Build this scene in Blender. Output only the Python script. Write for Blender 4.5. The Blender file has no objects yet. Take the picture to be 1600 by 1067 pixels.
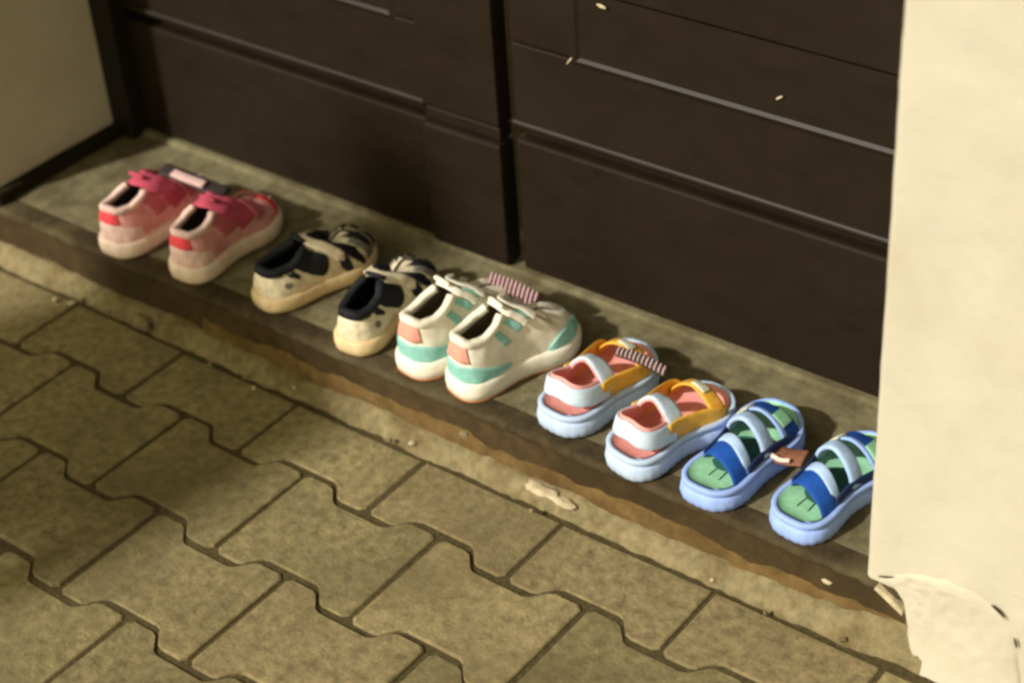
import bpy, bmesh, math, random
from mathutils import Vector, Matrix, noise

random.seed(7)
S = bpy.context.scene
COL = S.collection
PI = math.pi

# ------------------------------------------------------------------ camera
ZS = 0.085                                   # height of the door step above the paving
cam_d = bpy.data.cameras.new('camera')
cam = bpy.data.objects.new('camera', cam_d)
COL.objects.link(cam)
right = Vector((0.79407, 0.60486, -0.05996))
down = Vector((0.31437, -0.49312, -0.81118))
fwd = Vector((-0.52022, 0.62528, -0.58172))
m = Matrix((right, -down, -fwd)).transposed().to_4x4()
m.translation = Vector((0, 0, 1.35 + ZS))
cam.matrix_world = m
cam_d.sensor_width = 36.0
cam_d.lens = 2989.9 / 1600 * 36
cam_d.clip_start = 0.05
cam_d.clip_end = 300
cam_d.dof.use_dof = True
cam_d.dof.focus_distance = 2.05
cam_d.dof.aperture_fstop = 3.2
S.camera = cam

# ------------------------------------------------------------------ light
SUN_EL, SUN_AZ = math.radians(35), math.radians(21)      # light travels toward +Y, turned a little toward +X
ld = Vector((math.sin(SUN_AZ) * math.cos(SUN_EL), math.cos(SUN_AZ) * math.cos(SUN_EL), -math.sin(SUN_EL)))
sun_d = bpy.data.lights.new('street_light', 'SUN')
sun_d.energy = 3.3
sun_d.angle = math.radians(2.4)
sun_d.color = (1.0, 0.94, 0.84)
sun = bpy.data.objects.new('street_light', sun_d)
COL.objects.link(sun)
sun.rotation_euler = (-ld).to_track_quat('Z', 'Y').to_euler()
sun.location = (-1.5, -3, 4)

w = bpy.data.worlds.new('World')
S.world = w
w.use_nodes = True
nt = w.node_tree
bg = nt.nodes['Background']
sky = nt.nodes.new('ShaderNodeTexSky')
sky.sky_type = 'NISHITA'
sky.sun_disc = False
sky.sun_elevation = SUN_EL
sky.sun_rotation = math.atan2(-ld.x, -ld.y)
hsv = nt.nodes.new('ShaderNodeHueSaturation')
hsv.inputs['Saturation'].default_value = 0.10
warm = nt.nodes.new('ShaderNodeMix')
warm.data_type = 'RGBA'
warm.blend_type = 'MULTIPLY'
warm.inputs[0].default_value = 1.0
warm.inputs[7].default_value = (1.0, 0.88, 0.50, 1)      # sky glow over a lamp-lit town
nt.links.new(sky.outputs[0], hsv.inputs['Color'])
nt.links.new(hsv.outputs[0], warm.inputs[6])
nt.links.new(warm.outputs[2], bg.inputs['Color'])
bg.inputs['Strength'].default_value = 0.090

vs = S.view_settings
vs.view_transform = 'Standard'
vs.look = 'None'
vs.exposure = 0.55
vs.gamma = 1
vs.use_curve_mapping = False
S.render.engine = 'CYCLES'
S.cycles.use_denoising = True
S.cycles.pixel_filter_type = 'BLACKMAN_HARRIS'
S.cycles.filter_width = 2.7
S.cycles.max_bounces = 6

# ------------------------------------------------------------------ materials
def mat(name, col, rough=0.7, scale=60, amt=0.18, bump=0.15, bscale=None, spec=0.4, col2=None, big=None, world=False, per_obj=0.0, bdist=0.002, stretch=None):
    M = bpy.data.materials.new(name)
    M.use_nodes = True
    t = M.node_tree
    L = t.links.new
    b = t.nodes['Principled BSDF']
    b.inputs['Roughness'].default_value = rough
    b.inputs['Specular IOR Level'].default_value = spec
    if world:
        co = t.nodes.new('ShaderNodeNewGeometry').outputs['Position']
    else:
        co = t.nodes.new('ShaderNodeTexCoord').outputs['Object']
    if stretch:
        mp = t.nodes.new('ShaderNodeMapping')
        mp.inputs['Scale'].default_value = stretch
        L(co, mp.inputs['Vector'])
        co = mp.outputs[0]
    n = t.nodes.new('ShaderNodeTexNoise')
    n.inputs['Scale'].default_value = scale
    n.inputs['Detail'].default_value = 6
    n.inputs['Roughness'].default_value = 0.65
    L(co, n.inputs['Vector'])
    r = t.nodes.new('ShaderNodeValToRGB')
    c2 = col2 or tuple(min(1, c * (1 + amt)) for c in col)
    c1 = tuple(c * (1 - amt) for c in col)
    r.color_ramp.elements[0].position = 0.32
    r.color_ramp.elements[1].position = 0.68
    r.color_ramp.elements[0].color = (*c1, 1)
    r.color_ramp.elements[1].color = (*c2, 1)
    L(n.outputs['Fac'], r.inputs['Fac'])
    out = r.outputs['Color']
    if big:                                     # larger stains: (scale, colour, strength, low, high)
        n2 = t.nodes.new('ShaderNodeTexNoise')
        n2.inputs['Scale'].default_value = big[0]
        n2.inputs['Detail'].default_value = 5
        n2.inputs['Roughness'].default_value = 0.6
        L(co, n2.inputs['Vector'])
        mr = t.nodes.new('ShaderNodeMapRange')
        mr.inputs['From Min'].default_value = big[3]
        mr.inputs['From Max'].default_value = big[4]
        mr.inputs['To Max'].default_value = big[2]
        L(n2.outputs['Fac'], mr.inputs['Value'])
        mx = t.nodes.new('ShaderNodeMix')
        mx.data_type = 'RGBA'
        L(mr.outputs[0], mx.inputs[0])
        L(out, mx.inputs[6])
        mx.inputs[7].default_value = (*big[1], 1)
        out = mx.outputs[2]
    if per_obj:
        oi = t.nodes.new('ShaderNodeObjectInfo')
        mr = t.nodes.new('ShaderNodeMapRange')
        mr.inputs['To Min'].default_value = 1 - per_obj
        mr.inputs['To Max'].default_value = 1 + per_obj
        L(oi.outputs['Random'], mr.inputs['Value'])
        h = t.nodes.new('ShaderNodeHueSaturation')
        L(mr.outputs[0], h.inputs['Value'])
        m5 = t.nodes.new('ShaderNodeMath')
        m5.operation = 'MULTIPLY'
        m5.inputs[1].default_value = 7.31
        L(oi.outputs['Random'], m5.inputs[0])
        m6 = t.nodes.new('ShaderNodeMath')
        m6.operation = 'FRACT'
        L(m5.outputs[0], m6.inputs[0])
        m7 = t.nodes.new('ShaderNodeMapRange')
        m7.inputs['To Min'].default_value = 0.495
        m7.inputs['To Max'].default_value = 0.507
        L(m6.outputs[0], m7.inputs['Value'])
        L(m7.outputs[0], h.inputs['Hue'])
        L(out, h.inputs['Color'])
        out = h.outputs[0]
    L(out, b.inputs['Base Color'])
    if bump:
        n3 = t.nodes.new('ShaderNodeTexNoise')
        n3.inputs['Scale'].default_value = bscale or scale * 1.5
        n3.inputs['Detail'].default_value = 7
        n3.inputs['Roughness'].default_value = 0.7
        L(co, n3.inputs['Vector'])
        bp = t.nodes.new('ShaderNodeBump')
        bp.inputs['Strength'].default_value = bump
        bp.inputs['Distance'].default_value = bdist
        L(n3.outputs['Fac'], bp.inputs['Height'])
        L(bp.outputs[0], b.inputs['Normal'])
    return M

M = {}
M['plaster'] = mat('cream_plaster', (0.535, 0.495, 0.400), 0.9, 14, 0.05, 0.6, 110, 0.2, big=(5, (0.435, 0.38, 0.275), 0.7, 0.50, 0.78), world=True, bdist=0.0015)
M['paver'] = mat('concrete_paver', (0.238, 0.193, 0.098), 0.92, 70, 0.40, 1.0, 220, 0.15, big=(6, (0.140, 0.112, 0.056), 0.8, 0.44, 0.70), world=True, per_obj=0.17, bdist=0.002)
M['sand'] = mat('joint_sand', (0.080, 0.062, 0.029), 0.95, 200, 0.4, 0.8, 300, 0.1, world=True)
M['slab'] = mat('step_concrete', (0.17, 0.150, 0.086), 0.9, 55, 0.32, 0.6, 160, 0.2, big=(11, (0.075, 0.055, 0.026), 0.85, 0.45, 0.68), world=True)
M['riser'] = mat('brown_riser', (0.060, 0.037, 0.014), 0.8, 40, 0.35, 0.6, 140, 0.25, big=(8, (0.035, 0.022, 0.008), 0.9, 0.42, 0.62), world=True)
M['mortar'] = mat('mortar_strip', (0.245, 0.200, 0.108), 0.95, 70, 0.30, 1.0, 150, 0.1, big=(13, (0.11, 0.07, 0.025), 0.8, 0.5, 0.7), world=True, bdist=0.004)
M['smear'] = mat('ochre_mortar', (0.150, 0.095, 0.036), 0.9, 50, 0.30, 0.9, 140, 0.15, big=(9, (0.075, 0.045, 0.015), 0.85, 0.45, 0.65), world=True, bdist=0.003)
M['dark_edge'] = mat('dark_step_edge', (0.048, 0.034, 0.016), 0.85, 60, 0.4, 0.8, 150, 0.2, big=(14, (0.10, 0.08, 0.042), 0.8, 0.48, 0.70), world=True)
M['chip'] = mat('pale_stone', (0.50, 0.42, 0.28), 0.9, 120, 0.2, 0.6, 200, 0.1, world=True)
M['dark_joint'] = mat('dark_joint', (0.018, 0.014, 0.008), 0.9, 60, 0.4, 0.6, 120, 0.1, world=True)
M['door'] = mat('dark_brown_paint', (0.0125, 0.0074, 0.0038), 0.50, 22, 0.22, 0.10, 40, 0.25, big=(4, (0.017, 0.0115, 0.007), 0.8, 0.48, 0.72), world=True, stretch=(1, 1, 2.0), bdist=0.002)
M['frame'] = mat('door_frame_paint', (0.010, 0.007, 0.005), 0.55, 14, 0.3, 0.2, 30, 0.3, world=True, stretch=(4, 1, 1))

def fab(name, col, rough=0.8, amt=0.16, bump=0.35, spec=0.25, scale=70, big=None):
    big = big or (48, tuple(c * 0.62 for c in col), 0.45, 0.48, 0.72)
    M[name] = mat(name, col, rough, scale, amt * 1.3, bump * 1.3, 170, spec, big=big, bdist=0.0020)
fab('pink_upper', (0.74, 0.34, 0.34), big=(30, (0.55, 0.18, 0.19), 0.5, 0.5, 0.7))
fab('rose_mesh', (0.58, 0.14, 0.18), big=(30, (0.36, 0.06, 0.09), 0.6, 0.45, 0.7))
fab('red_tab', (0.78, 0.07, 0.09))
fab('dark_red', (0.44, 0.065, 0.115))
fab('pale_pink', (0.80, 0.56, 0.52))
fab('ivory_sole', (0.84, 0.67, 0.58), 0.6, 0.10, 0.15, 0.4, big=(22, (0.45, 0.32, 0.16), 0.5, 0.52, 0.78))
fab('cream_upper', (0.72, 0.63, 0.46), big=(40, (0.36, 0.28, 0.17), 0.7, 0.5, 0.72))
fab('tan_sole', (0.66, 0.50, 0.29), 0.6, 0.12, 0.2, 0.4, big=(22, (0.42, 0.26, 0.10), 0.5, 0.5, 0.75))
fab('black_fabric', (0.010, 0.011, 0.016), 0.7, 0.3)
fab('grey_fabric', (0.16, 0.15, 0.13), 0.7, 0.3)
fab('white_leather', (0.80, 0.75, 0.64), 0.55, 0.07, 0.12, 0.4, big=(20, (0.52, 0.43, 0.26), 0.5, 0.52, 0.78))
fab('white_sole', (0.84, 0.79, 0.69), 0.5, 0.06, 0.1, 0.45, big=(18, (0.62, 0.52, 0.34), 0.5, 0.55, 0.8))
fab('turquoise', (0.26, 0.56, 0.52), 0.55, 0.10, 0.12, 0.4)
fab('coral_tab', (0.72, 0.33, 0.26), 0.65, 0.08)
fab('rust_rubber', (0.40, 0.16, 0.06), 0.7)
fab('lining_beige', (0.22, 0.18, 0.11), 0.9)
fab('lining_dark', (0.05, 0.04, 0.04), 0.9)
fab('ice_rubber', (0.46, 0.58, 0.80), 0.6, 0.06, 0.2, 0.35, big=(20, (0.34, 0.40, 0.50), 0.55, 0.52, 0.75))
fab('ice_strap', (0.57, 0.69, 0.84), 0.7, 0.06)
fab('salmon', (0.78, 0.35, 0.33), 0.75, 0.12, big=(35, (0.40, 0.10, 0.09), 0.55, 0.5, 0.72))
fab('yellow_strap', (0.84, 0.45, 0.06), 0.65, 0.10)
fab('periwinkle_rubber', (0.30, 0.44, 0.88), 0.6, 0.06, 0.2, 0.35, big=(20, (0.24, 0.32, 0.56), 0.55, 0.52, 0.75))
fab('cobalt', (0.010, 0.072, 0.36), 0.6, 0.12)
fab('navy', (0.014, 0.030, 0.10), 0.7, 0.2)
fab('mint', (0.30, 0.62, 0.40), 0.75, 0.14, big=(35, (0.18, 0.42, 0.26), 0.5, 0.5, 0.72))
fab('deep_green', (0.030, 0.12, 0.095), 0.8, 0.25)
fab('blue_grey', (0.34, 0.46, 0.62), 0.75, 0.1)
fab('sky_pad', (0.38, 0.53, 0.80), 0.75, 0.1)
fab('velcro_white', (0.62, 0.62, 0.50), 0.85, 0.12)
fab('brown_leather', (0.20, 0.085, 0.050), 0.6, 0.25)
fab('magenta', (0.085, 0.018, 0.035), 0.5, 0.15)
fab('pale_rib', (0.56, 0.38, 0.38), 0.5, 0.08)
fab('charcoal', (0.035, 0.026, 0.026), 0.6, 0.2)
fab('skin', (0.55, 0.34, 0.24), 0.6, 0.05, 0.1)
fab('hair', (0.04, 0.025, 0.015), 0.6)
fab('jacket', (0.05, 0.06, 0.08), 0.85)
fab('trousers', (0.07, 0.08, 0.11), 0.85)

# ------------------------------------------------------------------ helpers
def link(name, me, material, parent=None, smooth=True):
    me.materials.append(material)
    if smooth:
        me.polygons.foreach_set('use_smooth', [True] * len(me.polygons))
    o = bpy.data.objects.new(name, me)
    COL.objects.link(o)
    if parent:
        o.parent = parent
    return o

def mesh(name, v, f, material, parent=None, smooth=True):
    me = bpy.data.meshes.new(name)
    me.from_pydata([tuple(p) for p in v], [], f)
    bm = bmesh.new()
    bm.from_mesh(me)
    bmesh.ops.recalc_face_normals(bm, faces=bm.faces)
    bm.to_mesh(me)
    bm.free()
    me.update()
    return link(name, me, material, parent, smooth)

def tag(o, label, cat, group=None):
    o['label'] = label
    o['category'] = cat
    if group:
        o['group'] = group
    return o

def struct(o):
    o['kind'] = 'structure'
    return o

def empty(name, loc=(0, 0, 0), rz=0.0):
    o = bpy.data.objects.new(name, None)
    o.empty_display_size = 0.05
    o.location = loc
    o.rotation_euler = (0, 0, rz)
    COL.objects.link(o)
    return o

def box(name, x0, x1, y0, y1, z0, z1, material, parent=None, bev=0.002, seg=2, jit=0.0):
    bm = bmesh.new()
    bmesh.ops.create_cube(bm, size=1)
    for v in bm.verts:
        v.co = Vector(((x0 + x1) / 2 + v.co.x * (x1 - x0), (y0 + y1) / 2 + v.co.y * (y1 - y0), (z0 + z1) / 2 + v.co.z * (z1 - z0)))
    if bev:
        bmesh.ops.bevel(bm, geom=bm.edges[:], offset=bev, segments=seg, affect='EDGES', profile=0.6)
    me = bpy.data.meshes.new(name)
    bm.to_mesh(me)
    bm.free()
    o = link(name, me, material, parent, False)
    return o

def grid_faces(nu, nv, closed_u=False):
    f = []
    for i in range(nu if closed_u else nu - 1):
        for j in range(nv - 1):
            a = i * nv + j
            b = ((i + 1) % nu) * nv + j
            f.append((a, b, b + 1, a + 1))
    return f

def cr(pts, t):                               # Catmull-Rom through pts, t in 0..1
    n = len(pts) - 1
    x = min(max(t, 0), 1) * n
    i = min(int(x), n - 1)
    u = x - i
    p1, p2 = pts[i], pts[i + 1]
    p0 = pts[i - 1] if i > 0 else [2 * a - b for a, b in zip(p1, p2)]
    p3 = pts[i + 2] if i + 2 <= n else [2 * b - a for a, b in zip(p1, p2)]
    return [0.5 * (2 * b + (c - a) * u + (2 * a - 5 * b + 4 * c - d) * u * u + (3 * b - a - 3 * c + d) * u ** 3)
            for a, b, c, d in zip(p0, p1, p2, p3)]

def nz(x, y, z, s=1.0):
    return noise.fractal(Vector((x * s, y * s, z * s)), 1.0, 2.0, 4)

def strap(name, path, widthdirs, width, thick, material, parent, n=28, taper=None):
    """a band of rounded section swept along a smooth path"""
    V, F = [], []
    P = [Vector(cr(path, i / (n - 1))) for i in range(n)]
    W = [Vector(cr(widthdirs, i / (n - 1))).normalized() for i in range(n)]
    k = 10
    for i in range(n):
        t = (P[min(i + 1, n - 1)] - P[max(i - 1, 0)]).normalized()
        wv = (W[i] - t * W[i].dot(t)).normalized()
        tv = t.cross(wv)
        ww = width if taper is None else width * (taper[0] + (taper[1] - taper[0]) * i / (n - 1))
        for j in range(k):
            a = 2 * PI * j / k
            c, s = math.cos(a), math.sin(a)
            c = math.copysign(abs(c) ** 0.45, c)
            s = math.copysign(abs(s) ** 0.7, s)
            V.append(P[i] + wv * (c * ww / 2) + tv * (s * thick / 2))
    for i in range(n - 1):
        for j in range(k):
            F.append((i * k + j, i * k + (j + 1) % k, (i + 1) * k + (j + 1) % k, (i + 1) * k + j))
    F.append(tuple(range(k)))
    F.append(tuple((n - 1) * k + j for j in range(k)))
    return mesh(name, V, F, material, parent)

def tube(name, path, r, material, parent, n=48, k=8):
    return strap(name, path, [(0, 0, 1)] * len(path), 2 * r, 2 * r, material, parent, n)

# ------------------------------------------------------------------ ground and paving
pv = empty('pavement')
struct(pv)
ground = struct(mesh('ground', [(-60, -60, -0.03), (60, -60, -0.03), (60, 60, -0.03), (-60, 60, -0.03)], [(0, 1, 2, 3)], M['sand'], None, False))
bed = mesh('joint_sand', [(-4.6, -1.6, -0.0036), (2.6, -1.6, -0.0036), (2.6, 1.33, -0.0036), (-4.6, 1.33, -0.0036)], [(0, 1, 2, 3)], M['sand'], pv, False)

PX, PY, GAP = 0.204, 0.145, 0.0056
def paver_mesh(cut=None):
    hl = PX / 2 - GAP / 2
    we = PY / 2 + 0.0115 - GAP * .72
    ww = PY / 2 - 0.0115 - GAP * .72
    c = 0.006
    q = [(0.0, ww), (0.036, ww), (0.043, ww + 0.003), (0.058, we - 0.003), (0.065, we), (hl - c, we), (hl, we - c), (hl, 0)]
    pts = q + [(x, -y) for x, y in q[-2::-1]] + [(-x, -y) for x, y in q[1:]] + [(-x, y) for x, y in q[-2:0:-1]]
    if cut is not None:
        pts = [(x, min(y, cut)) for x, y in pts]
    n = len(pts)
    V, F = [], []
    for ins, z in ((0, -0.06), (0.0, -0.004), (0.0007, -0.0012), (0.0024, 0.0)):
        for x, y in pts:
            V.append((x - math.copysign(min(ins, abs(x)), x), y - math.copysign(min(ins, abs(y)), y), z))
    for r in range(3):
        for i in range(n):
            F.append((r * n + i, r * n + (i + 1) % n, (r + 1) * n + (i + 1) % n, (r + 1) * n + i))
    F.append(tuple(3 * n + i for i in range(n)))
    me = bpy.data.meshes.new('paver')
    me.from_pydata(V, [], F)
    me.update()
    me.materials.append(M['paver'])
    return me
pm = paver_mesh()
pm_cut = paver_mesh(0.0300)
rng = random.Random(3)
for r in range(-6, 2):
    yc = 1.19 + PY / 2 - PY * (1 - r)
    yc = 1.19 - PY / 2 + PY * r
    off = 0 if r % 2 == 0 else PX / 2
    for k in range(-13, 10):
        xc = -1.327 + PX / 2 + off + PX * k
        if xc < -3.9 or xc > 0.7:
            continue
        o = bpy.data.objects.new('paver', pm_cut if r == 1 else pm)
        COL.objects.link(o)
        o.parent = pv
        o.location = (xc + rng.uniform(-.0012, .0012), yc + rng.uniform(-.0012, .0012), rng.uniform(-.0022, .0012))
        o.rotation_euler = (rng.uniform(-.010, .010), rng.uniform(-.010, .010), rng.uniform(-.008, .008))

# ------------------------------------------------------------------ house walls
house = empty('house_wall', (-0.655, 1.32, 0))
def put(o):                                   # geometry is written in world coordinates
    o.matrix_parent_inverse = o.parent.matrix_basis.inverted() if o.parent else Matrix()
    return o
house_inv = Matrix.Translation((0.655, -1.32, 0))

WY = 1.3195
def pier(name, xc, sgn, xfar, skip):
    rad = 0.010
    path = [(xc, 1.66), (xc, 1.60), (xc, 1.55), (xc, 1.50), (xc, 1.45), (xc, 1.40), (xc, 1.365), (xc, 1.34)]
    for a in range(0, 7):
        t = a / 6 * PI / 2
        path.append((xc + sgn * rad * (1 - math.cos(t)), WY + rad - rad * math.sin(t)))
    x = xc + sgn * 0.03
    xs = []
    while abs(x - xc) < abs(xfar - xc):
        xs.append(x)
        x += sgn * (0.0125 if abs(x - xc) < 0.3 else 0.04)
    path += [(x, WY) for x in xs]
    zs = [-0.02, 0.02, 0.05, 0.0855] + [0.0855 + 0.0125 * i for i in range(1, 60)]
    while zs[-1] < 2.5:
        zs.append(zs[-1] + 0.04)
    V, F = [], []
    nv = len(zs)
    for i, (x, y) in enumerate(path):
        for z in zs:
            d = (0.0022 * nz(x, y, z, 9) + 0.0010 * nz(x + 5, y, z, 40)) * (0.2 + 0.8 * min(1, (abs(x - xc) + max(0, y - WY)) / 0.08))
            e = 0.0007 * nz(3, y, z, 30) if 7 <= i <= 15 else 0
            if x == xc:
                V.append((x - sgn * d + sgn * e, y, z))
            else:
                V.append((x + sgn * e, y + d + abs(e) * 0.5, z))
    for i in range(len(path) - 1):
        for j in range(nv - 1):
            if skip(path[i], path[i + 1], zs[j]):
                continue
            a = i * nv + j
            F.append((a, a + nv, a + nv + 1, a + 1))
    o = mesh(name, V, F, M['plaster'], house)
    o.matrix_parent_inverse = house_inv
    return o
wr = pier('wall', -0.655, 1, 1.6, lambda a, b, z: z < 0.08 and a[0] < -0.612)
wl = pier('wall', -2.018, -1, -4.2, lambda a, b, z: z < 0.08 and a[0] > -2.05)
lt = box('lintel', -2.10, -0.60, 1.332, 1.66, 2.15, 2.5, M['plaster'], house, 0.008)
lt.matrix_parent_inverse = house_inv
tag(house, 'cream plastered house wall on both sides of the dark doorway', 'wall')

# plaster repair at the foot of the right-hand wall: a bulging lump with a cracked rim
def patch_mesh():
    rim = [(-0.632, 0.0915), (-0.622, 0.100), (-0.607, 0.113), (-0.585, 0.121), (-0.565, 0.126), (-0.543, 0.1255), (-0.524, 0.121), (-0.507, 0.112), (-0.494, 0.095), (-0.485, 0.070), (-0.479, 0.040), (-0.472, 0.015), (-0.465, -0.01)]
    low = [(-0.622, 0.0880), (-0.6135, 0.082), (-0.607, 0.070), (-0.6035, 0.055), (-0.602, 0.040), (-0.600, 0.024), (-0.594, 0.010), (-0.583, 0.000), (-0.565, -0.01), (-0.545, -0.012), (-0.520, -0.012), (-0.495, -0.012), (-0.470, -0.012)]
    n, mm = 52, 26
    V, F = [], []
    for i in range(n):
        a = cr(rim, i / (n - 1))
        b = cr(low, i / (n - 1))
        for j in range(mm):
            t = j / (mm - 1)
            x = a[0] + (b[0] - a[0]) * t
            z = a[1] + (b[1] - a[1]) * t
            x += 0.0022 * nz(x, z, 2, 80)
            z += 0.0018 * nz(x, z, 6, 80)
            edge = min(1, t / 0.10) * min(1, i / 2)
            prof = 0.0022 * math.sqrt(edge) + 0.010 * max(0, 1 - z / 0.09) ** 2 * min(1, t * 3)
            y = WY - prof - 0.0014 * nz(x, z, 7, 20) * edge - 0.0012 * nz(x, z, 1, 120)
            if t > 0.965 and z > 0.0:
                y += 0.014 * (t - 0.965) / 0.035
            if j == 0:
                y = WY + 0.0008
            V.append((x, y, z))
    F = grid_faces(n, mm)
    o = mesh('plaster_patch', V, F, M['plaster'], house)
    o.matrix_parent_inverse = house_inv
patch_mesh()
# open crack at the rim
cv, cf = [], []
cp = [(-0.640, 0.0945), (-0.622, 0.1025), (-0.607, 0.1155), (-0.585, 0.1235), (-0.565, 0.128), (-0.543, 0.1278), (-0.524, 0.123), (-0.505, 0.114), (-0.492, 0.097), (-0.483, 0.070), (-0.478, 0.045)]
for i in range(70):
    t = i / 69
    x, z = cr(cp, t)
    x2, z2 = cr(cp, min(1, t + 0.01))
    d = Vector((x2 - x, z2 - z))
    d = d.normalized() if d.length > 0 else Vector((0, -1))
    wd = 0.00015 + 0.0005 * max(0, nz(x, z, 4, 60)) + (0.0016 * math.sin((t - .62) / .11 * PI) if 0.62 < t < 0.73 else 0) + (0.0011 * math.sin(t / .11 * PI) if t < 0.11 else 0) + (0.0011 * math.sin((t - .82) / .05 * PI) if .82 < t < .87 else 0)
    for s in (-1, 1):
        cv.append((x - d.y * wd * s, WY - 0.0032 - 0.0022 * nz(x, WY, z, 9), z + d.x * wd * s))
for i in range(69):
    if (Vector(cv[2 * i]) - Vector(cv[2 * i + 1])).length < 0.0012:
        continue
    cf.append((2 * i, 2 * i + 1, 2 * i + 3, 2 * i + 2))
ck = mesh('crack', cv, cf, M['dark_joint'], house, False)
ck.matrix_parent_inverse = house_inv

# ------------------------------------------------------------------ door step
step = empty('door_step', (-1.3, 1.45, 0))
sinv = Matrix.Translation((1.3, -1.45, 0))
def step_slab():
    ys = [1.336, 1.323, 1.3180, 1.3165, 1.3172, 1.3200, 1.325]
    zz = [0.0735, 0.0735, 0.0745, 0.077, 0.081, 0.0838, 0.085]
    y = 1.335
    while y < 1.66:
        ys.append(y)
        zz.append(0.085)
        y += 0.0125
    V = []
    nx = 150
    for i in range(nx):
        x = -2.08 + (2.08 - 0.604) * i / (nx - 1)
        for y, z in zip(ys, zz):
            e = nz(x, 0, 1, 12)
            chipd = max(0, nz(x, 3, 2, 22) - 0.25) * 0.012 if y < 1.326 else 0
            V.append((x, y + 0.0022 * e * (1 if y < 1.33 else 0) + chipd, z + 0.0016 * nz(x, y, 2, 14) - chipd * 0.4))
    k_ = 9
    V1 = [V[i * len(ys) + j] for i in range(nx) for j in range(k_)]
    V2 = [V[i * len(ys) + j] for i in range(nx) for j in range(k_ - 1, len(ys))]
    o = mesh('nosing', V1, grid_faces(nx, k_), M['dark_edge'], step)  # front edge strip, darker brown with random lighter blotches
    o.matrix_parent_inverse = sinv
    o = mesh('tread', V2, grid_faces(nx, len(ys) - k_ + 1), M['slab'], step)
    o.matrix_parent_inverse = sinv
    return o
step_slab()
def riser():
    nx, nzv = 140, 8
    V = []
    for i in range(nx):
        x = -2.08 + (2.08 - 0.602) * i / (nx - 1)
        for j in range(nzv):
            z = -0.03 + 0.107 * j / (nzv - 1)
            V.append((x, 1.3255 + 0.0022 * nz(x, 1, z, 16), z))
    o = mesh('riser', V, grid_faces(nx, nzv), M['riser'], step)
    o.matrix_parent_inverse = sinv
riser()
def smear():
    nx, nv = 200, 5
    V = []
    for i in range(nx):
        x = -1.62 + (1.62 - 0.602) * i / (nx - 1)
        h = 0.042 + 0.003 * nz(x, 4, 4, 4) + 0.001 * nz(x, 1, 9, 25)
        for j in range(nv):
            t = j / (nv - 1)
            z = 0.0 + h * t
            V.append((x, 1.3215 + 0.0055 * t ** 3 + 0.0016 * nz(x, 5, z, 30), z))
    o = mesh('mortar_smear', V, grid_faces(nx, nv), M['smear'], step)
    o.matrix_parent_inverse = sinv
smear()
ch = mesh('broken_edge', [(-0.640, 1.3135, 0.079), (-0.622, 1.312, 0.070), (-0.607, 1.3125, 0.060), (-0.607, 1.3125, 0.0665), (-0.620, 1.313, 0.077), (-0.638, 1.314, 0.0835),
                          (-0.640, 1.330, 0.079), (-0.622, 1.330, 0.070), (-0.607, 1.330, 0.060), (-0.607, 1.330, 0.0665), (-0.620, 1.330, 0.077), (-0.638, 1.330, 0.0835)],
          [(0, 1, 2, 3, 4, 5), (6, 11, 10, 9, 8, 7)] + [(i, (i + 1) % 6, (i + 1) % 6 + 6, i + 6) for i in range(6)], M['chip'], step, False)
ch.matrix_parent_inverse = sinv
def fillet():
    nx, ny = 260, 12
    V = []
    for i in range(nx):
        x = -2.10 + (2.10 - 0.580) * i / (nx - 1)
        y0 = 1.299 - 0.005 * nz(x, 2, 5, 11) - 0.003 * nz(x, 8, 5, 50)
        h = 0.019 + 0.007 * nz(x, 9, 1, 8) + 0.022 * max(0, (x + 0.80) / 0.2) ** 1.5
        h = max(h, 0.006)
        y0 += 0.008 * min(1, max(0, (x + 0.66) / 0.06))
        for j in range(ny):
            t = j / (ny - 1)
            y = y0 + (1.334 - y0) * t
            z = -0.007 + (h + 0.007) * (math.sin(min(1, t * 1.25) * PI / 2) ** 0.8) + 0.0022 * nz(x, y, 3, 60) * (t > 0)
            V.append((x, y, z))
    o = mesh('mortar_strip', V, grid_faces(nx, ny), M['mortar'], step)
    o.matrix_parent_inverse = sinv
fillet()
def lump(name, x, y, z, a, b, c, material, parent, inv=None, seed=0, rz=0.0):
    bm = bmesh.new()
    bmesh.ops.create_icosphere(bm, subdivisions=3, radius=1)
    for v in bm.verts:
        k = 1 + 0.35 * nz(v.co.x + seed, v.co.y, v.co.z, 1.3)
        p = Vector((v.co.x * a * k, v.co.y * b * k, v.co.z * c * k))
        p.rotate(Matrix.Rotation(rz, 3, 'Z'))
        v.co = p + Vector((x, y, z))
    me = bpy.data.meshes.new(name)
    bm.to_mesh(me)
    bm.free()
    o = link(name, me, material, parent)
    if inv:
        o.matrix_parent_inverse = inv
    return o
lump('pale_mortar', -1.062, 1.311, 0.0165, 0.027, 0.009, 0.0045, M['chip'], step, sinv, 2)
lump('pale_mortar', -1.028, 1.309, 0.0150, 0.016, 0.007, 0.004, M['chip'], step, sinv, 5)
lump('pale_mortar', -0.70, 1.3245, 0.050, 0.006, 0.002, 0.003, M['chip'], step, sinv, 9)
lump('pale_mortar', -1.185, 1.3245, 0.035, 0.008, 0.003, 0.005, M['mortar'], step, sinv, 4)
lump('pale_mortar', -1.72, 1.300, 0.010, 0.020, 0.009, 0.009, M['mortar'], step, sinv, 6)
for i in range(16):
    x = rng.uniform(-1.95, -.64)
    lump('mortar_crumb', x, rng.uniform(1.278, 1.312), rng.uniform(.002, .010), rng.uniform(.002, .006), rng.uniform(.002, .004), .0024, M['chip'] if i % 3 == 0 else M['mortar'], step, sinv, i, rng.uniform(0, 3))
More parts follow.
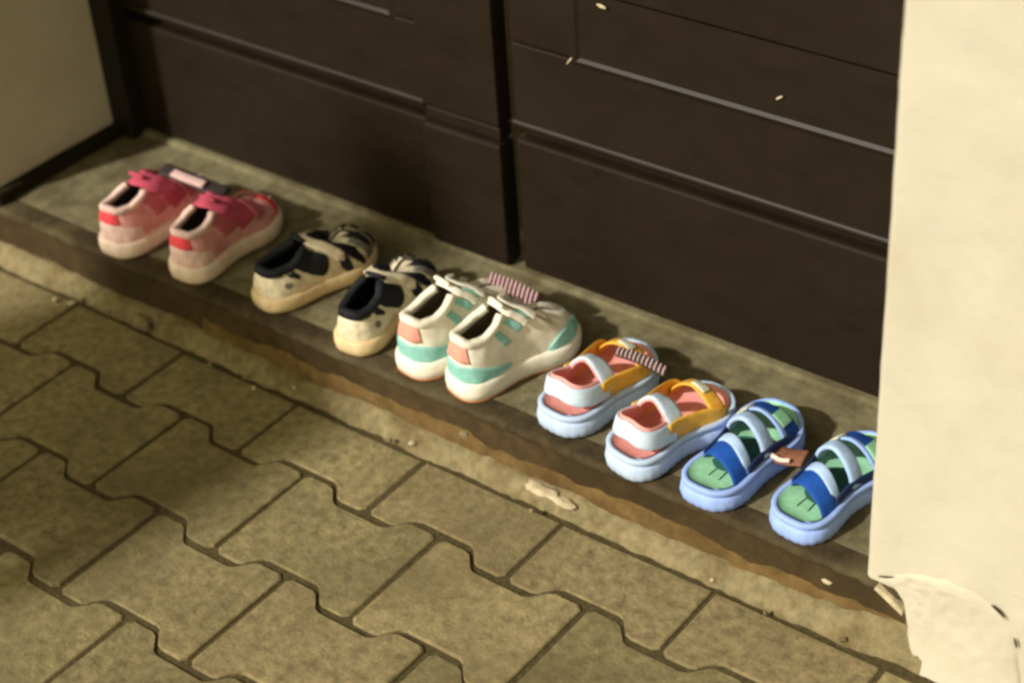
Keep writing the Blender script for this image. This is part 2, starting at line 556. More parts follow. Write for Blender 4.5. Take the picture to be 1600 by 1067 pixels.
# dark joint along the foot of the left-hand reveal, and thin stone strip under the door
sk = box('dark_joint', -2.03, -2.001, 1.322, 1.57, 0.080, 0.103, M['dark_joint'], step, 0.004)
sk.matrix_parent_inverse = sinv
sl = box('sill_strip', -1.99, -0.60, 1.571, 1.64, 0.080, 0.0915, M['slab'], step, 0.003)
sl.matrix_parent_inverse = sinv
tag(step, 'worn concrete door step with brown riser, carrying the row of shoes', 'door step')

# ------------------------------------------------------------------ door
door = empty('double_door', (-1.3, 1.6, ZS))
dinv = Matrix.Translation((1.3, -1.6, -ZS))
def dbox(name, x0, x1, y0, z0, z1, y1=1.63, bev=0.003, material=None, parent=None):
    o = box(name, x0, x1, y0, y1, z0, z1, material or M['door'], parent or door, bev)
    if not parent:
        o.matrix_parent_inverse = dinv
    return o
DY = 1.580
TOP = 2.15
def slope(name, x0, x1, z0, z1, y0, xi0, xi1, zi0, zi1, y1, parent=None):
    """bevelled border between an outer and an inner rectangle"""
    V = [(x0, y0, z0), (x1, y0, z0), (x1, y0, z1), (x0, y0, z1), (xi0, y1, zi0), (xi1, y1, zi0), (xi1, y1, zi1), (xi0, y1, zi1)]
    F = [(i, (i + 1) % 4, (i + 1) % 4 + 4, i + 4) for i in range(4)]
    mesh(name, V, F, M['door'], parent, False)
def bead(x0, x1, z, y, r=0.006, parent=None):
    V, F = [], []
    for x in (x0, x1):
        for k in range(9):
            a = -PI / 2 + PI * k / 8
            V.append((x, y - r * math.cos(a), z + r * math.sin(a)))
    for k in range(8):
        F.append((k, k + 1, k + 10, k + 9))
    mesh('bead', V, F, M['door'], parent)
def leaf(x0, x1, zg, px0, px1, pz0):
    lf = dbox('leaf', x0, x1, DY + 0.016, ZS + 0.010, TOP, 1.64)
    dbox('bottom_board', x0, x1, DY - 0.002, ZS + 0.0085, zg - 0.006, DY + 0.020, 0.005, parent=lf)
    dbox('rail', x0, x1, DY, zg + 0.008, pz0, DY + 0.020, 0.003, parent=lf)
    bead(x0, x1, zg + 0.0155, DY, 0.006, parent=lf)
    dbox('stile', x0, px0, DY + 0.0006, pz0 + 0.0015, TOP, DY + 0.020, 0.002, parent=lf)
    dbox('stile', px1, x1, DY + 0.0006, pz0 + 0.0015, TOP, DY + 0.020, 0.002, parent=lf)
    # moulding then bevelled raised panel
    slope('moulding', px0, px1, pz0, 1.05, DY - 0.002, px0 + 0.004, px1 - 0.004, pz0 + 0.004, 1.034, DY + 0.001, parent=lf)
    slope('moulding', px0 - 0.010, px1 + 0.010, pz0 - 0.010, 1.06, DY + 0.001, px0, px1, pz0, 1.05, DY - 0.002, parent=lf)
    a, b = 0.030, 0.046
    slope('panel_bevel', px0 + 0.004, px1 - 0.004, pz0 + 0.004, 1.034, DY + 0.001, px0 + b, px1 - b, pz0 + 0.088, 0.96, DY + 0.003, parent=lf)
    dbox('panel', px0 + b, px1 - b, DY - 0.000, pz0 + 0.090, 0.958, DY + 0.018, 0.003, parent=lf)
    dbox('rail', x0, x1, DY + 0.0003, 1.062, 1.20, DY + 0.020, 0.003, parent=lf)
leaf(-1.284, -0.62, 0.289, -1.187, -0.66, 0.412)
leaf(-1.975, -1.425, 0.276, -1.90, -1.470, 0.400)
# overlapping closing stile of the left leaf
dbox('closing_stile', -1.4255, -1.3035, 1.571, 0.292, TOP, 1.60, 0.005)
dbox('closing_stile', -1.4265, -1.3025, 1.569, ZS + 0.0075, 0.270, 1.60, 0.006)
dbox('closing_stile', -1.4235, -1.3055, 1.575, 0.271, 0.291, 1.60, 0.004)
dbox('door_frame', -2.018, -1.976, 1.552, ZS + 0.001, TOP, 1.66, 0.003, M['frame'])
dbox('door_frame', -0.66, -0.62, 1.59, ZS + 0.012, TOP, 1.66, 0.003, M['frame'])
def fleck(x, z, a, c, rz):
    o = lump('pale_fleck', 0, 0, 0, a * .7, 0.0007, c * .7, M['chip'], door, None, x * 9)  # small flat pale fleck set on the door face
    o.matrix_parent_inverse = dinv
    o.location = (x, DY - 0.002, z)
    o.rotation_euler = (0, rz, 0)
fleck(-1.148, 0.4905, 0.010, 0.003, 0.1)
fleck(-0.918, 0.440, 0.007, 0.0022, -0.6)
fleck(-1.196, 0.4105, 0.010, 0.0016, -0.9)
tag(door, 'dark brown panelled wooden double door behind the row of shoes', 'door')

# ------------------------------------------------------------------ shoes
BASE = [(0, 0), (.20, .012), (.345, .075), (.40, .18), (.385, .32), (.375, .44), (.415, .57), (.475, .70), (.465, .81), (.36, .92), (.19, .985), (0, 1.0)]

class Shoe:
    def __init__(self, name, label, cat, group, loc, ang, L, W, zs, hh, side, hi=1.0, collar=0.50, toe_h=0.24):
        self.L, self.W, self.zs, self.hh, self.side = L, W, zs, hh, side
        self.root = empty(name, (loc[0], loc[1], ZS + 0.0006), -math.radians(ang))
        tag(self.root, label, cat, group)
        c = collar
        self.tc = 0.56
        th = toe_h * L
        # rim of the opening, then the ridge of the instep, down to the toe
        self.TOPC = [(0, .045, hh), (.095, .050, hh * .99), (.170, .075, hh * .965), (.220, .130, hh * .95), (.242, .210, hh * (.87 + .10 * hi)), (.235, .295, hh * (.80 + .25 * hi)),
                     (.165, .375, hh * (.68 + .47 * hi)), (.075, .450, hh * (.62 + .57 * hi)), (.035, .59, hh * (.62 + .27 * hi)), (.03, .74, zs + th * .92), (.02, .86, zs + th * .66), (0, .93, zs + th * .45)]
    def base(self, t, out=0.0):
        x, y = cr(BASE, t)
        x2, y2 = cr(BASE, min(1, t + .004))
        x1, y1 = cr(BASE, max(0, t - .004))
        tx, ty = (x2 - x1) * self.W, (y2 - y1) * self.L
        l = math.hypot(tx, ty) or 1
        px, py = x * self.W + ty / l * out, y * self.L - tx / l * out
        return px, py
    def bend(self, x, y):
        u = y / self.L
        return x - self.side * 0.045 * self.W * math.sin(min(max(u, 0), 1) * PI) + self.side * .05 * self.W * max(0, u - .6), y
    def surf(self, s, v, off=0.0):
        def raw(s, v):
            t = min(1, abs(s))
            sg = 1 if s >= 0 else -1
            bx, by = self.base(t, -0.002)
            tx, ty, tz = cr(self.TOPC, t)
            tx *= self.W
            ty *= self.L
            zb = self.zs * 0.9 + 0.006 * max(0, (t - .7) / .3)
            kz = zb + (tz - zb) * (0.62 + 0.25 * min(1, max(0, (t - .45) / .3)))
            kx, ky = bx * 1.06, by + (0.004 if t > .85 else (-0.004 if t < .1 else 0))
            a, b, c = (1 - v) ** 2, 2 * v * (1 - v), v * v
            x = a * bx + b * kx + c * tx
            y = a * by + b * ky + c * ty
            z = a * zb + b * kz + c * tz
            x, y = self.bend(x * sg, y)
            return Vector((x, y, z))
        p = raw(s, v)
        p += Vector((nz(p.x + self.root.location.x * 7, p.y, p.z, 55), nz(p.y + 3, p.z, p.x, 55), nz(p.z, p.x + 9, p.y, 55))) * 0.0011
        if off:
            e = 0.012
            du = raw(min(1, s + e), v) - raw(max(-1, s - e), v)
            dv = raw(s, min(1, v + e)) - raw(s, max(0, v - e))
            n = du.cross(dv)
            if n.length > 1e-12:
                n.normalize()
                c = raw(s, v)
                mid = Vector((0, self.L * .5 if abs(s) > .3 else self.L * .3, self.zs))
                if n.dot(c - mid) < 0:
                    n = -n
                p = p + n * off
        return p
    def upper(self, m):
        n, k = 97, 13
        V = [self.surf(-1 + 2 * i / (n - 1), j / (k - 1)) for i in range(n) for j in range(k)]
        return mesh('upper', V, grid_faces(n, k), m, self.root)
    def lining(self, m, m2=None):
        n, k = 61, 8
        V = [self.surf(-.60 + 1.2 * i / (n - 1), .04 + .96 * j / (k - 1), -0.0036) for i in range(n) for j in range(k)]
        mesh('lining', V, grid_faces(n, k), m, self.root)
        V = []
        for i in range(49):
            t = abs(-1 + 2 * i / 48)
            x, y = self.base(t, -.004)
            x, y = self.bend(x * (1 if i >= 24 else -1), y)
            V.append((x, y, self.zs + .004))
        mesh('insole', V, [tuple(range(48))], m2 or m, self.root, False)
    def collar(self, m, r=0.0045, tmax=.56, name='collar'):
        path = []
        for i in range(41):
            s = -tmax + 2 * tmax * i / 40
            p = self.surf(s, 1.0)
            path.append((p.x * .985, p.y, p.z))
        return tube(name, path, r, m, self.root, 81)
    def patch(self, name, m, s0, s1, lo, hi, off=0.0012, parent=None, n=22, k=9):
        lo_f = lo if callable(lo) else (lambda u: lo)
        hi_f = hi if callable(hi) else (lambda u: hi)
        V = []
        rows = [None] + list(range(k)) + [None]
        for i in range(n):
            u = i / (n - 1)
            s = s0 + (s1 - s0) * u
            a, b = lo_f(u), hi_f(u)
            edge = i in (0, n - 1)
            for j in range(k + 2):
                q = min(max(j - 1, 0), k - 1) / (k - 1)
                d = -0.0012 if (j in (0, k + 1) or edge) else off
                V.append(self.surf(s, a + (b - a) * q, d))
        return mesh(name, V, grid_faces(n, k + 2), m, parent or self.root)
    def sole(self, m, out=0.003, ridges=0, rdepth=0.0, name='sole', z0=0.0, z1=None, top_in=0.0, spring=0.008):
        z1 = self.zs if z1 is None else z1
        h = z1 - z0
        prof = [(-.008, 0), (-.003, .03), (0, .14), (.0012, .45), (.0006, .80), (-.0008, .94), (-.003, 1.0)]
        n = 128
        V, F = [], []
        for q, (d, zf) in enumerate(prof):
            for i in range(n):
                s = -1 + 2 * i / n
                t = abs(s)
                o = out + d
                if ridges:
                    o += rdepth * (0.5 + 0.5 * math.cos(ridges * 2 * PI * i / n)) * (1 if zf < .75 else .0)
                x, y = self.base(t, o)
                x, y = self.bend(x * (1 if s >= 0 else -1), y)
                sp = spring * max(0, (y / self.L - .72) / .28) ** 2
                V.append((x, y, z0 + h * zf + sp * (1 - .35 * zf)))
        r = len(prof)
        for q in range(r - 1):
            for i in range(n):
                F.append((q * n + i, q * n + (i + 1) % n, (q + 1) * n + (i + 1) % n, (q + 1) * n + i))
        F.append(tuple(range(n)))
        F.append(tuple((r - 1) * n + i for i in range(n)))
        return mesh(name, V, F, m, self.root)
    def tongue(self, m, h=0.010, y0=.375, y1=.62, wd=.15):
        P, Wd = [], []
        k = self.TOPC[6][2]
        pts = [(0, y0 * self.L, k + h), (0, (y0 + .04) * self.L, k + h * .45), (0, (y0 + .12) * self.L, k * .95), (0, (y0 + .24) * self.L, k * .78)]
        return strap('tongue', pts, [(1, 0, 0)] * 4, self.W * wd * 2.2, 0.006, m, self.root, 16)
    def over(self, name, m, t, lo, width, thick=0.003, lift=0.003, tilt=0.0, parent=None):
        """strap across the instep from side to side at perimeter position t"""
        pts, wd = [], []
        for i in range(13):
            q = -1 + i / 6
            sg = 1 if q >= 0 else -1
            tt = t + tilt * q
            v = 1 - abs(q) * (1 - lo)
            if abs(q) < .12:
                p = (self.surf(tt, 1.0) + self.surf(-tt, 1.0)) / 2 + Vector((0, 0, lift + .002))
            else:
                p = self.surf(sg * tt, v, lift)
            pts.append(tuple(p))
            a = self.surf(sg * min(1, tt + .05), v) - self.surf(sg * (tt - .05), v)
            wd.append(tuple(a.normalized()))
        return strap(name, pts, wd, width, thick, m, parent or self.root, 30)

# ---- pair one: pink and red trainers
def pink_pair(loc, ang, side, label):
    s = Shoe('trainer', label, 'trainer', 'pink and red trainers', loc, ang, .172, .080, .024, .070, side, 1.0)
    s.sole(M['ivory_sole'], .0035)
    s.upper(M['pink_upper'])
    s.lining(M['lining_dark'], M['lining_beige'])
    s.collar(M['pale_pink'], .0045, .50)
    s.patch('heel_tab', M['red_tab'], -.15, .15, .56, .97, .0020)
    s.patch('heel_counter', M['pale_pink'], -.30, .30, .03, lambda u: .56 - .25 * abs(2 * u - 1) ** 2, .0010)
    for g in (-1, 1):
        s.patch('side_panel', M['rose_mesh'], g * .40, g * .62, .35, .97, .0012)
        s.patch('toe_stripe', M['red_tab'], g * .80, g * .86, .05, .80, .0012)
    s.patch('toe_cap', M['pale_pink'], .90, 1.0, 0, .55, .0014)
    s.patch('toe_cap', M['pale_pink'], -1.0, -.90, 0, .55, .0014)
    s.tongue(M['dark_red'], .012)
    s.over('instep_strap', M['dark_red'], .57, .30, .026)
    s.over('instep_strap', M['rose_mesh'], .66, .30, .018)
    return s
p1l = pink_pair((-1.772, 1.318), 0, -1, 'left pink trainer with red heel tab, nearest the pale left wall')
p1r = pink_pair((-1.646, 1.326), -2, 1, 'right pink trainer with red heel tab, beside the black and cream pair')

# ---- pair two: cream and black trainers
def camo_pair(loc, ang, side, label):
    s = Shoe('trainer', label, 'trainer', 'cream and black trainers', loc, ang, .172, .076, .021, .056, side, 1.05)
    s.sole(M['tan_sole'], .0030)
    s.upper(M['cream_upper'])
    s.lining(M['black_fabric'], M['black_fabric'])
    s.collar(M['black_fabric'], .0052, .56)
    s.patch('heel_collar', M['black_fabric'], -.28, .28, .80, 1.0, .0022)
    for g in (-1, 1):
        s.patch('black_overlay', M['black_fabric'], g * .38, g * .56, lambda u: .66 - .46 * math.sin(u * PI), .99, .0018)
        s.patch('black_overlay', M['black_fabric'], g * .60, g * .76, lambda u: .14 + .45 * abs(2 * u - 1), .99, .0020)
        s.patch('grey_overlay', M['grey_fabric'], g * .76, g * .83, .02, .75, .0012)
        s.patch('toe_stripe', M['black_fabric'], g * .86, g * .925, .0, .80, .0016)
        for (a_, b_, lo_, hi_) in ((.30, .36, .60, .92), (.57, .64, .05, .40), (.68, .74, .10, .55), (.785, .85, .30, .95)):
            s.patch('black_overlay', M['black_fabric'], g * a_, g * b_, lambda u: lo_ + .10 * math.cos(u * 5), lambda u: hi_ - .12 * math.sin(u * 4), .0017, None, 10, 6)
        # round side badge
        V = []
        for i in range(16):
            a = 2 * PI * i / 16
            V.append(s.surf(g * (.265 + .026 * math.cos(a)), .43 + .12 * math.sin(a), .0016))
        mesh('round_badge', V, [tuple(range(16))], M['grey_fabric'], s.root, False)
    s.tongue(M['black_fabric'], .012)
    s.over('instep_strap', M['cream_upper'], .60, .40, .014)
    s.over('instep_strap', M['black_fabric'], .675, .35, .016)
    return s
p2l = camo_pair((-1.517, 1.336), 13, -1, 'left cream trainer with black collar, next to the pink pair')
p2r = camo_pair((-1.356, 1.323), -7, 1, 'right cream trainer with black collar, next to the turquoise pair')

# ---- pair three: white trainers with turquoise and coral
def teal_pair(loc, ang, side, label):
    s = Shoe('trainer', label, 'trainer', 'white and turquoise trainers', loc, ang, .172, .079, .025, .076, side, 1.02)
    so = s.sole(M['white_sole'], .0035)
    s.sole(M['rust_rubber'], .0030, name='outsole', z0=-.0004, z1=.0035).parent = so
    s.upper(M['white_leather'])
    s.lining(M['lining_beige'], M['grey_fabric'])
    s.collar(M['white_leather'], .0050, .54)
    s.patch('heel_tab', M['coral_tab'], -.155, .155, .50, .98, .0020)
    s.patch('heel_band', M['turquoise'], -.42, .42, lambda u: .02 + .02 * abs(2 * u - 1), lambda u: .40 - .32 * max(0, abs(2 * u - 1) - .45) / .55, .0024)
    for g in (-1, 1):
        s.patch('toe_guard', M['turquoise'], g * .60, g * .97, 0.0, lambda u: .06 + .36 * math.sin(min(1, u * 1.4) * PI / 2), .0018)
        for q, (a, b) in enumerate(((.40, .450), (.50, .54), (.58, .62))):
            s.patch('eyelet_tab', M['turquoise'], g * a, g * b, .55 + .05 * q, .90, .0022)
    s.tongue(M['white_leather'], .014)
    for t in (.57, .63, .69):
        s.over('lace', M['white_leather'], t, .62, .009, .0035, .0040)
    return s
p3l = teal_pair((-1.270, 1.330), 8, -1, 'left white trainer with turquoise heel band, partly hidden by its twin')
p3r = teal_pair((-1.196, 1.330), 15, 1, 'right white trainer with turquoise heel and toe, in front of its twin')

# ---- sandals
class Sandal(Shoe):
    def footbed(self, m, rim, sole=None):
        z = self.zs
        n = 96
        V = []
        for d, dz in ((-.0030, .0005), (-.0045, -.0008), (-.012, -.0034), (-.024, -.0045)):
            for i in range(n):
                s_ = -1 + 2 * i / n
                x, y = self.base(abs(s_), d)
                x, y = self.bend(x * (1 if s_ >= 0 else -1), y)
                sp = .008 * max(0, (y / self.L - .72) / .28) ** 2 * .65
                V.append((x, y, z + .0082 + dz + sp))
        F = []
        for q in range(3):
            for i in range(n):
                F.append((q * n + i, q * n + (i + 1) % n, (q + 1) * n + (i + 1) % n, (q + 1) * n + i))
        F.append(tuple(3 * n + i for i in range(n)))
        mesh('footbed', V, F, m, self.root)
        # raised rim of the sole round the footbed
        path = []
        for i in range(81):
            s_ = -1 + 2 * i / 80
            x, y = self.base(abs(s_), .0005)
            x, y = self.bend(x * (1 if s_ >= 0 else -1), y)
            sp = .008 * max(0, (y / self.L - .72) / .28) ** 2 * .65
            path.append((x, y, z + .0048 + sp))
        tube('rim', path, .0034, rim, sole or self.root, 161)
    def side_pt(self, s_, z, inx=0.0):
        x, y = self.base(abs(s_), -.003 - inx)
        x, y = self.bend(x * (1 if s_ >= 0 else -1), y)
        return (x, y, z)
    def heel_strap(self, m, lin, z_side, z_back, width, th=.004, reach=.42, lname='strap_lining', dz=0.0, ln=.010):
        for off, mm, nm, wd, t2 in ((0.0, m, 'heel_strap', width, th), (.0038, lin, lname, width * 1.22, .0045)):
            pts, wv = [], []
            for i in range(15):
                q = -1 + i / 7
                s_ = q * reach
                z = z_back + (z_side - z_back) * abs(q) ** 1.6 + dz * q
                lean = ln * (1 - abs(q))
                x, y, z = self.side_pt(s_, z, off)
                pts.append((x * (1 - .02), y + lean, z))
                c = Vector((x, y - self.L * .30, 0)).normalized()
                wv.append((-.25 * c.x, -.25 * c.y, 1))
            hs = strap(nm, pts, wv, wd, t2, mm, self.root if off == 0 else hs, 48)
    def arch(self, name, m, t0, t1, z_top, width, th=.004, z_end=None, wtilt=0.0, inx=0.0, parent=None, part=(0, 1)):
        a = Vector(self.side_pt(t0, z_end if z_end is not None else self.zs + .004, inx))
        b = Vector(self.side_pt(-t1, z_end if z_end is not None else self.zs + .004, inx))
        pts, wv = [], []
        for i in range(13):
            u = part[0] + (part[1] - part[0]) * i / 12
            p = a.lerp(b, u)
            k = math.sin(u * PI)
            p.z = p.z + (z_top - p.z) * k ** .62
            p.x += (0.003 if u < .5 else -.003) * (1 - k) * 0
            pts.append(tuple(p))
            wv.append((0.0, 1, wtilt * (1 - 2 * abs(u - .5))))
        return strap(name, pts, wv, width, th, m, parent or self.root, 32)

def pink_sandal(loc, ang, side, label):
    s = Sandal('sandal', label, 'sandal', 'pale blue and salmon sandals', loc, ang, .158, .082, .0215, .06, side)
    sl_ = s.sole(M['ice_rubber'], .0040, 40, .0009)
    s.footbed(M['salmon'], M['ice_rubber'], sl_)
    s.heel_strap(M['ice_strap'], M['salmon'], s.zs + .018, s.zs + .031, .022)
    for g in (-1, 1):
        pts = [s.side_pt(g * .36, s.zs + .020), s.side_pt(g * .46, s.zs + .019), s.side_pt(g * .56, s.zs + .017), s.side_pt(g * .66, s.zs + .012), s.side_pt(g * .72, s.zs + .006)]
        strap('side_strap', pts, [(0, 0, 1)] * 5, .026, .0035, M['yellow_strap'], s.root)
    ts = s.arch('toe_strap', M['yellow_strap'], .70, .70, s.zs + .034, .022, .0035, None, -.4)
    ak = s.arch('ankle_strap', M['ice_strap'], .43, .43, s.zs + .047, .024, .0045, s.zs + .018, -.5)
    s.arch('strap_lining', M['salmon'], .43, .43, s.zs + .0435, .0255, .0040, s.zs + .018, -.5, .003, ak)
    s.arch('strap_end', M['velcro_white'], .70, .70, s.zs + .0365, .014, .0030, s.zs + .006, -.4, 0, ts, (.30, .55))
    return s
p4l = pink_sandal((-1.060, 1.336), 6, -1, 'left pale blue sandal with salmon lining, next to the turquoise trainers')
p4r = pink_sandal((-.953, 1.316), 11, 1, 'right pale blue sandal with salmon lining and broad yellow strap')

def blue_sandal(loc, ang, side, label):
    s = Sandal('sandal', label, 'sandal', 'blue and green sandals', loc, ang, .168, .080, .0200, .06, side)
    sl_ = s.sole(M['periwinkle_rubber'], .0040, 40, .0009)
    s.footbed(M['mint'], M['periwinkle_rubber'], sl_)
    inner = []
    for i in range(40):
        a = 2 * PI * i / 40
        inner.append((s.bend(.29 * s.W * math.cos(a), 0)[0], s.L * (.43 + .20 * math.sin(a)), s.zs + .0048))
    mesh('insole_pad', inner, [tuple(range(40))], M['deep_green'], s.root, False)
    hs = s.arch('wide_strap', M['cobalt'], .285, .375, s.zs + .027, .025, .0035, s.zs + .006, .35)
    s.arch('strap_lining', M['sky_pad'], .345, .440, s.zs + .032, .013, .0060, s.zs + .008, .35, .002, hs)
    for g in (-1, 1):
        pts = [s.side_pt(g * .34, s.zs + .009), s.side_pt(g * .44, s.zs + .012), s.side_pt(g * .56, s.zs + .012), s.side_pt(g * .68, s.zs + .008)]
        strap('side_strap', pts, [(0, 0, 1)] * 4, .014, .0035, M['navy'], s.root)
    s.arch('ankle_strap', M['sky_pad'], .50, .56, s.zs + .041, .020, .0060, s.zs + .010, -.3)
    ts = s.arch('toe_strap', M['cobalt'], .68, .68, s.zs + .034, .028, .0035, None, -.4)
    s.arch('strap_end', M['mint'], .68, .68, s.zs + .0375, .022, .0030, s.zs + .006, -.4, 0, ts, (.12, .32))
    s.arch('strap_edge', M['periwinkle_rubber'], .62, .62, s.zs + .039, .008, .0035, s.zs + .004, -.4)
    s.arch('strap_end', M['velcro_white'], .62, .62, s.zs + .042, .018, .0030, s.zs + .006, -.4, 0, ts, (.70, .97))
    return s
p5l = blue_sandal((-.853, 1.318), 2, -1, 'left blue sandal with mint green footbed, beside the pale blue pair')
p5r = blue_sandal((-.747, 1.326), 6, 1, 'right blue sandal with mint green footbed, against the bright wall corner')

# ---- strips that bridge each pair
def ribbed(name, label, cat, a, b, h, n, core, rib, lean=0.5, rr=.0016, th=.006):
    a, b = Vector(a), Vector(b)
    root = empty(name, (a + b) / 2)
    inv = Matrix.Translation(-(a + b) / 2)
    tag(root, label, cat)
    up = Vector((0, lean, 1)).normalized()
    c = strap('backing', [tuple(a), tuple((a + b) / 2 + Vector((0, 0, .003))), tuple(b)], [tuple(up)] * 3, h * .92, th, core, root, 16)
    c.matrix_parent_inverse = inv
    d = (b - a).normalized()
    nrm = d.cross(up).normalized()
    if nrm.y > 0:
        nrm = -nrm
    for i in range(n):
        u = (i + .5) / n
        p = a.lerp(b, u) + Vector((0, 0, .003 * math.sin(u * PI))) + nrm * (th * .5)
        q = tube('rib', [tuple(p - up * h * .30), tuple(p + nrm * .0015), tuple(p + up * h * .55)], rr, rib, root, 8, 6)
        q.matrix_parent_inverse = inv
    return root
ribbed('ribbed_strip', 'pink strip with pale ribs bridging the white and turquoise trainers', 'strip',
       (-1.258, 1.478, ZS + .054), (-1.184, 1.478, ZS + .049), .024, 12, M['magenta'], M['pale_rib'], .5, .0012)
ribbed('ribbed_strip', 'dark strip with pale ribs bridging the pale blue sandals', 'strip',
       (-1.044, 1.442, ZS + .055), (-.976, 1.442, ZS + .051), .013, 12, M['charcoal'], M['pale_rib'], .8, .0008)

def bridge(name, label, pts, width, th, m, end=None):
    c = Vector(pts[len(pts) // 2])
    root = empty(name, c)
    tag(root, label, 'strap')
    o = strap('band', pts, [(0, 1, .25)] * len(pts), width, th, m, root)
    o.matrix_parent_inverse = Matrix.Translation(-c)
    if end:
        q = [(x, y - .004, z + th * .9) for x, y, z in end[0]]
        e = strap('end_tab', q, [(0, 1, .25)] * len(q), end[1], th, end[2], root)
        e.matrix_parent_inverse = Matrix.Translation(-c)
bridge('bridging_strap', 'dark strap with pale bar bridging the pink trainers', [(-1.765, 1.425, ZS + .083), (-1.705, 1.422, ZS + .085), (-1.65, 1.425, ZS + .081)], .022, .005, M['charcoal'],
       ([(-1.738, 1.422, ZS + .084), (-1.71, 1.420, ZS + .085), (-1.680, 1.422, ZS + .084)], .013, M['pale_rib']))
bridge('bridging_strap', 'brown leather strap bridging the blue sandals', [(-.830, 1.412, ZS + .032), (-.806, 1.412, ZS + .027), (-.780, 1.414, ZS + .033)], .024, .004, M['brown_leather'],
       ([(-.814, 1.406, ZS + .0275), (-.803, 1.404, ZS + .0275), (-.792, 1.406, ZS + .0295)], .005, M['pale_pink']))

# ---- small litter on the paving
def litter(name, label, cat, x, y, a, b, c, material, rz, seed):
    o = lump(name, 0, 0, 0, a, b, c, material, None, None, seed, rz)
    o.location = (x, y, c * .7)
    tag(o, label, cat)
litter('twig', 'tiny dark twig on the paving near the bottom edge', 'twig', -1.063, 0.935, .010, .0022, .0020, M['dark_joint'], 1.0, 3)

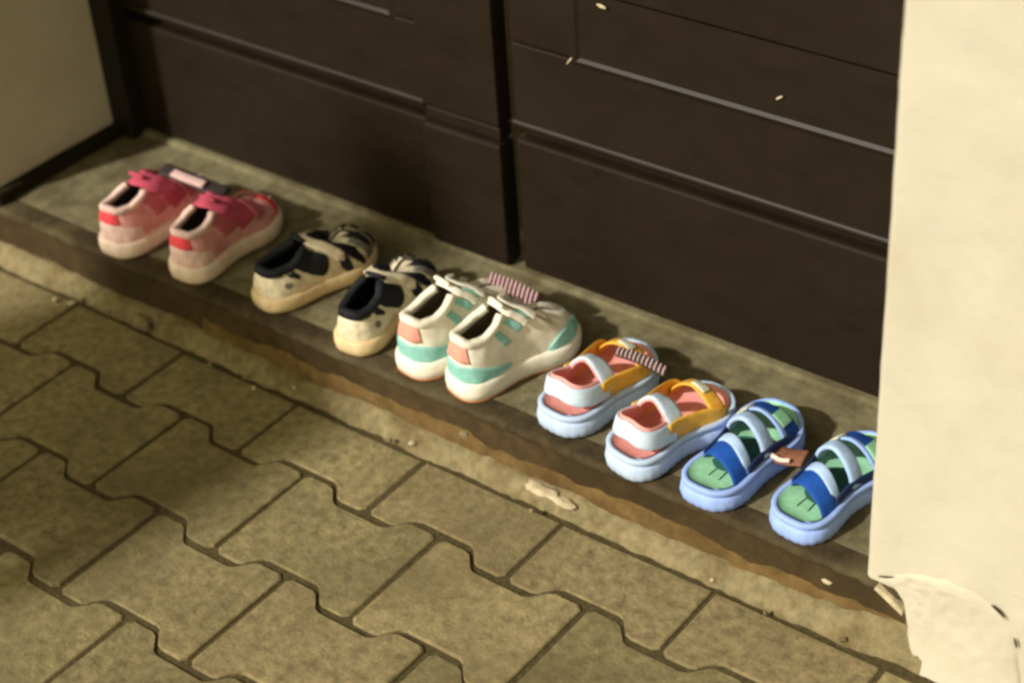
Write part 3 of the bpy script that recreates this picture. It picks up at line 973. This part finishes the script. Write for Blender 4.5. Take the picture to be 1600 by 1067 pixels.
# ------------------------------------------------------------------ unseen person, added to cast the shadow on the paving
def person(loc, rz):
    root = empty('person', loc, rz)
    tag(root, 'person in a dark coat standing out of view, added to cast the paving shadow', 'person')
    J = {}
    vs, es, rs = [], [], []
    def add(n, co, r, par=None):
        J[n] = len(vs)
        vs.append(co)
        rs.append(r)
        if par:
            es.append((J[par], J[n]))
    add('pelvis', (0, 0, .96), (.15, .115))
    add('waist', (0, -.005, 1.10), (.145, .105), 'pelvis')
    add('chest', (0, 0, 1.28), (.175, .12), 'waist')
    add('collar', (0, -.005, 1.43), (.11, .085), 'chest')
    add('neck', (0, .005, 1.51), (.055, .055), 'collar')
    add('jaw', (0, .025, 1.575), (.068, .078), 'neck')
    add('brow', (0, .015, 1.66), (.076, .092), 'jaw')
    add('crown', (0, .0, 1.735), (.055, .065), 'brow')
    for g, q in ((-1, 'l'), (1, 'r')):
        add('sh' + q, (g * .185, -.005, 1.40), (.062, .062), 'collar')
        add('el' + q, (g * .245, -.02, 1.13), (.047, .047), 'sh' + q)
        add('wr' + q, (g * .245, .07, .90), (.031, .031), 'el' + q)
        add('pa' + q, (g * .242, .09, .83), (.032, .018), 'wr' + q)
        for f in range(4):
            add('f%d' % f + q, (g * .240, .070 + .016 * f, .765), (.009, .009), 'pa' + q)
            add('g%d' % f + q, (g * .228, .075 + .016 * f, .735 - .006 * (f in (1, 2))), (.008, .008), 'f%d' % f + q)
        add('th' + q, (g * .222, .125, .80), (.010, .010), 'pa' + q)
        add('hi' + q, (g * .095, 0, .88), (.092, .095), 'pelvis')
        add('kn' + q, (g * .11, .02, .50), (.062, .065), 'hi' + q)
        add('an' + q, (g * .115, -.02, .10), (.045, .05), 'kn' + q)
        add('he' + q, (g * .118, -.03, .045), (.042, .045), 'an' + q)
        add('to' + q, (g * .135, .14, .035), (.045, .033), 'he' + q)
    me = bpy.data.meshes.new('body')
    bm = bmesh.new()
    lay = bm.verts.layers.skin.verify()
    bv = [bm.verts.new(v) for v in vs]
    for v, r in zip(bv, rs):
        v[lay].radius = r
    bv[0][lay].use_root = True
    for a, b in es:
        bm.edges.new((bv[a], bv[b]))
    bm.to_mesh(me)
    bm.free()
    m_ = bpy.data.materials.new('clothed_figure')
    m_.use_nodes = True
    t = m_.node_tree
    tc = t.nodes.new('ShaderNodeTexCoord')
    sx = t.nodes.new('ShaderNodeSeparateXYZ')
    t.links.new(tc.outputs['Object'], sx.inputs[0])
    mr = t.nodes.new('ShaderNodeMapRange')
    mr.inputs['From Max'].default_value = 1.8
    t.links.new(sx.outputs['Z'], mr.inputs['Value'])
    rp = t.nodes.new('ShaderNodeValToRGB')
    rp.color_ramp.interpolation = 'CONSTANT'
    for i, (pos, c) in enumerate(((0, (.03, .03, .03)), (.05, (.06, .07, .10)), (.50, (.045, .05, .065)), (.835, (.5, .31, .22)))):
        e = rp.color_ramp.elements[i] if i < 2 else rp.color_ramp.elements.new(pos)
        e.position = pos
        e.color = (*c, 1)
    t.links.new(mr.outputs[0], rp.inputs[0])
    t.links.new(rp.outputs[0], t.nodes['Principled BSDF'].inputs['Base Color'])
    t.nodes['Principled BSDF'].inputs['Roughness'].default_value = .85
    body = link('body', me, m_, root, False)
    k = body.modifiers.new('skin', 'SKIN')
    k.use_smooth_shade = True
    q = body.modifiers.new('sub', 'SUBSURF')
    q.levels = q.render_levels = 2
    V = []
    rows = [(.62, .215, .172), (.68, .215, .170), (.80, .205, .160), (1.0, .190, .145), (1.15, .185, .138), (1.30, .205, .142), (1.40, .195, .118), (1.46, .110, .085)]  # coat length and width shaped to fill out the cast shadow
    for z, a, b in rows:
        for i in range(28):
            t_ = 2 * PI * i / 28
            k_ = 1 + .03 * math.cos(5 * t_) * (1.2 - z if z < 1.2 else 0)
            V.append((a * math.cos(t_) * k_, b * math.sin(t_) * k_, z))
    mesh('coat', V, [(q_ * 28 + i, q_ * 28 + (i + 1) % 28, (q_ + 1) * 28 + (i + 1) % 28, (q_ + 1) * 28 + i) for q_ in range(7) for i in range(28)], M['jacket'], root)
    lump('hair', 0, -.012, 1.705, .090, .105, .075, M['hair'], root, None, 3)
    lump('nose', 0, .118, 1.63, .012, .016, .018, M['skin'], root, None, 1)
    for g in (-1, 1):
        lump('eye', g * .030, .106, 1.655, .012, .006, .006, M['hair'], root, None, 1)
        lump('ear', g * .082, .010, 1.635, .010, .018, .030, M['skin'], root, None, 1)
    lump('mouth', 0, .104, 1.585, .022, .006, .006, M['dark_red'], root, None, 1)
person((-2.285, -0.52, 0.0), math.radians(-18))
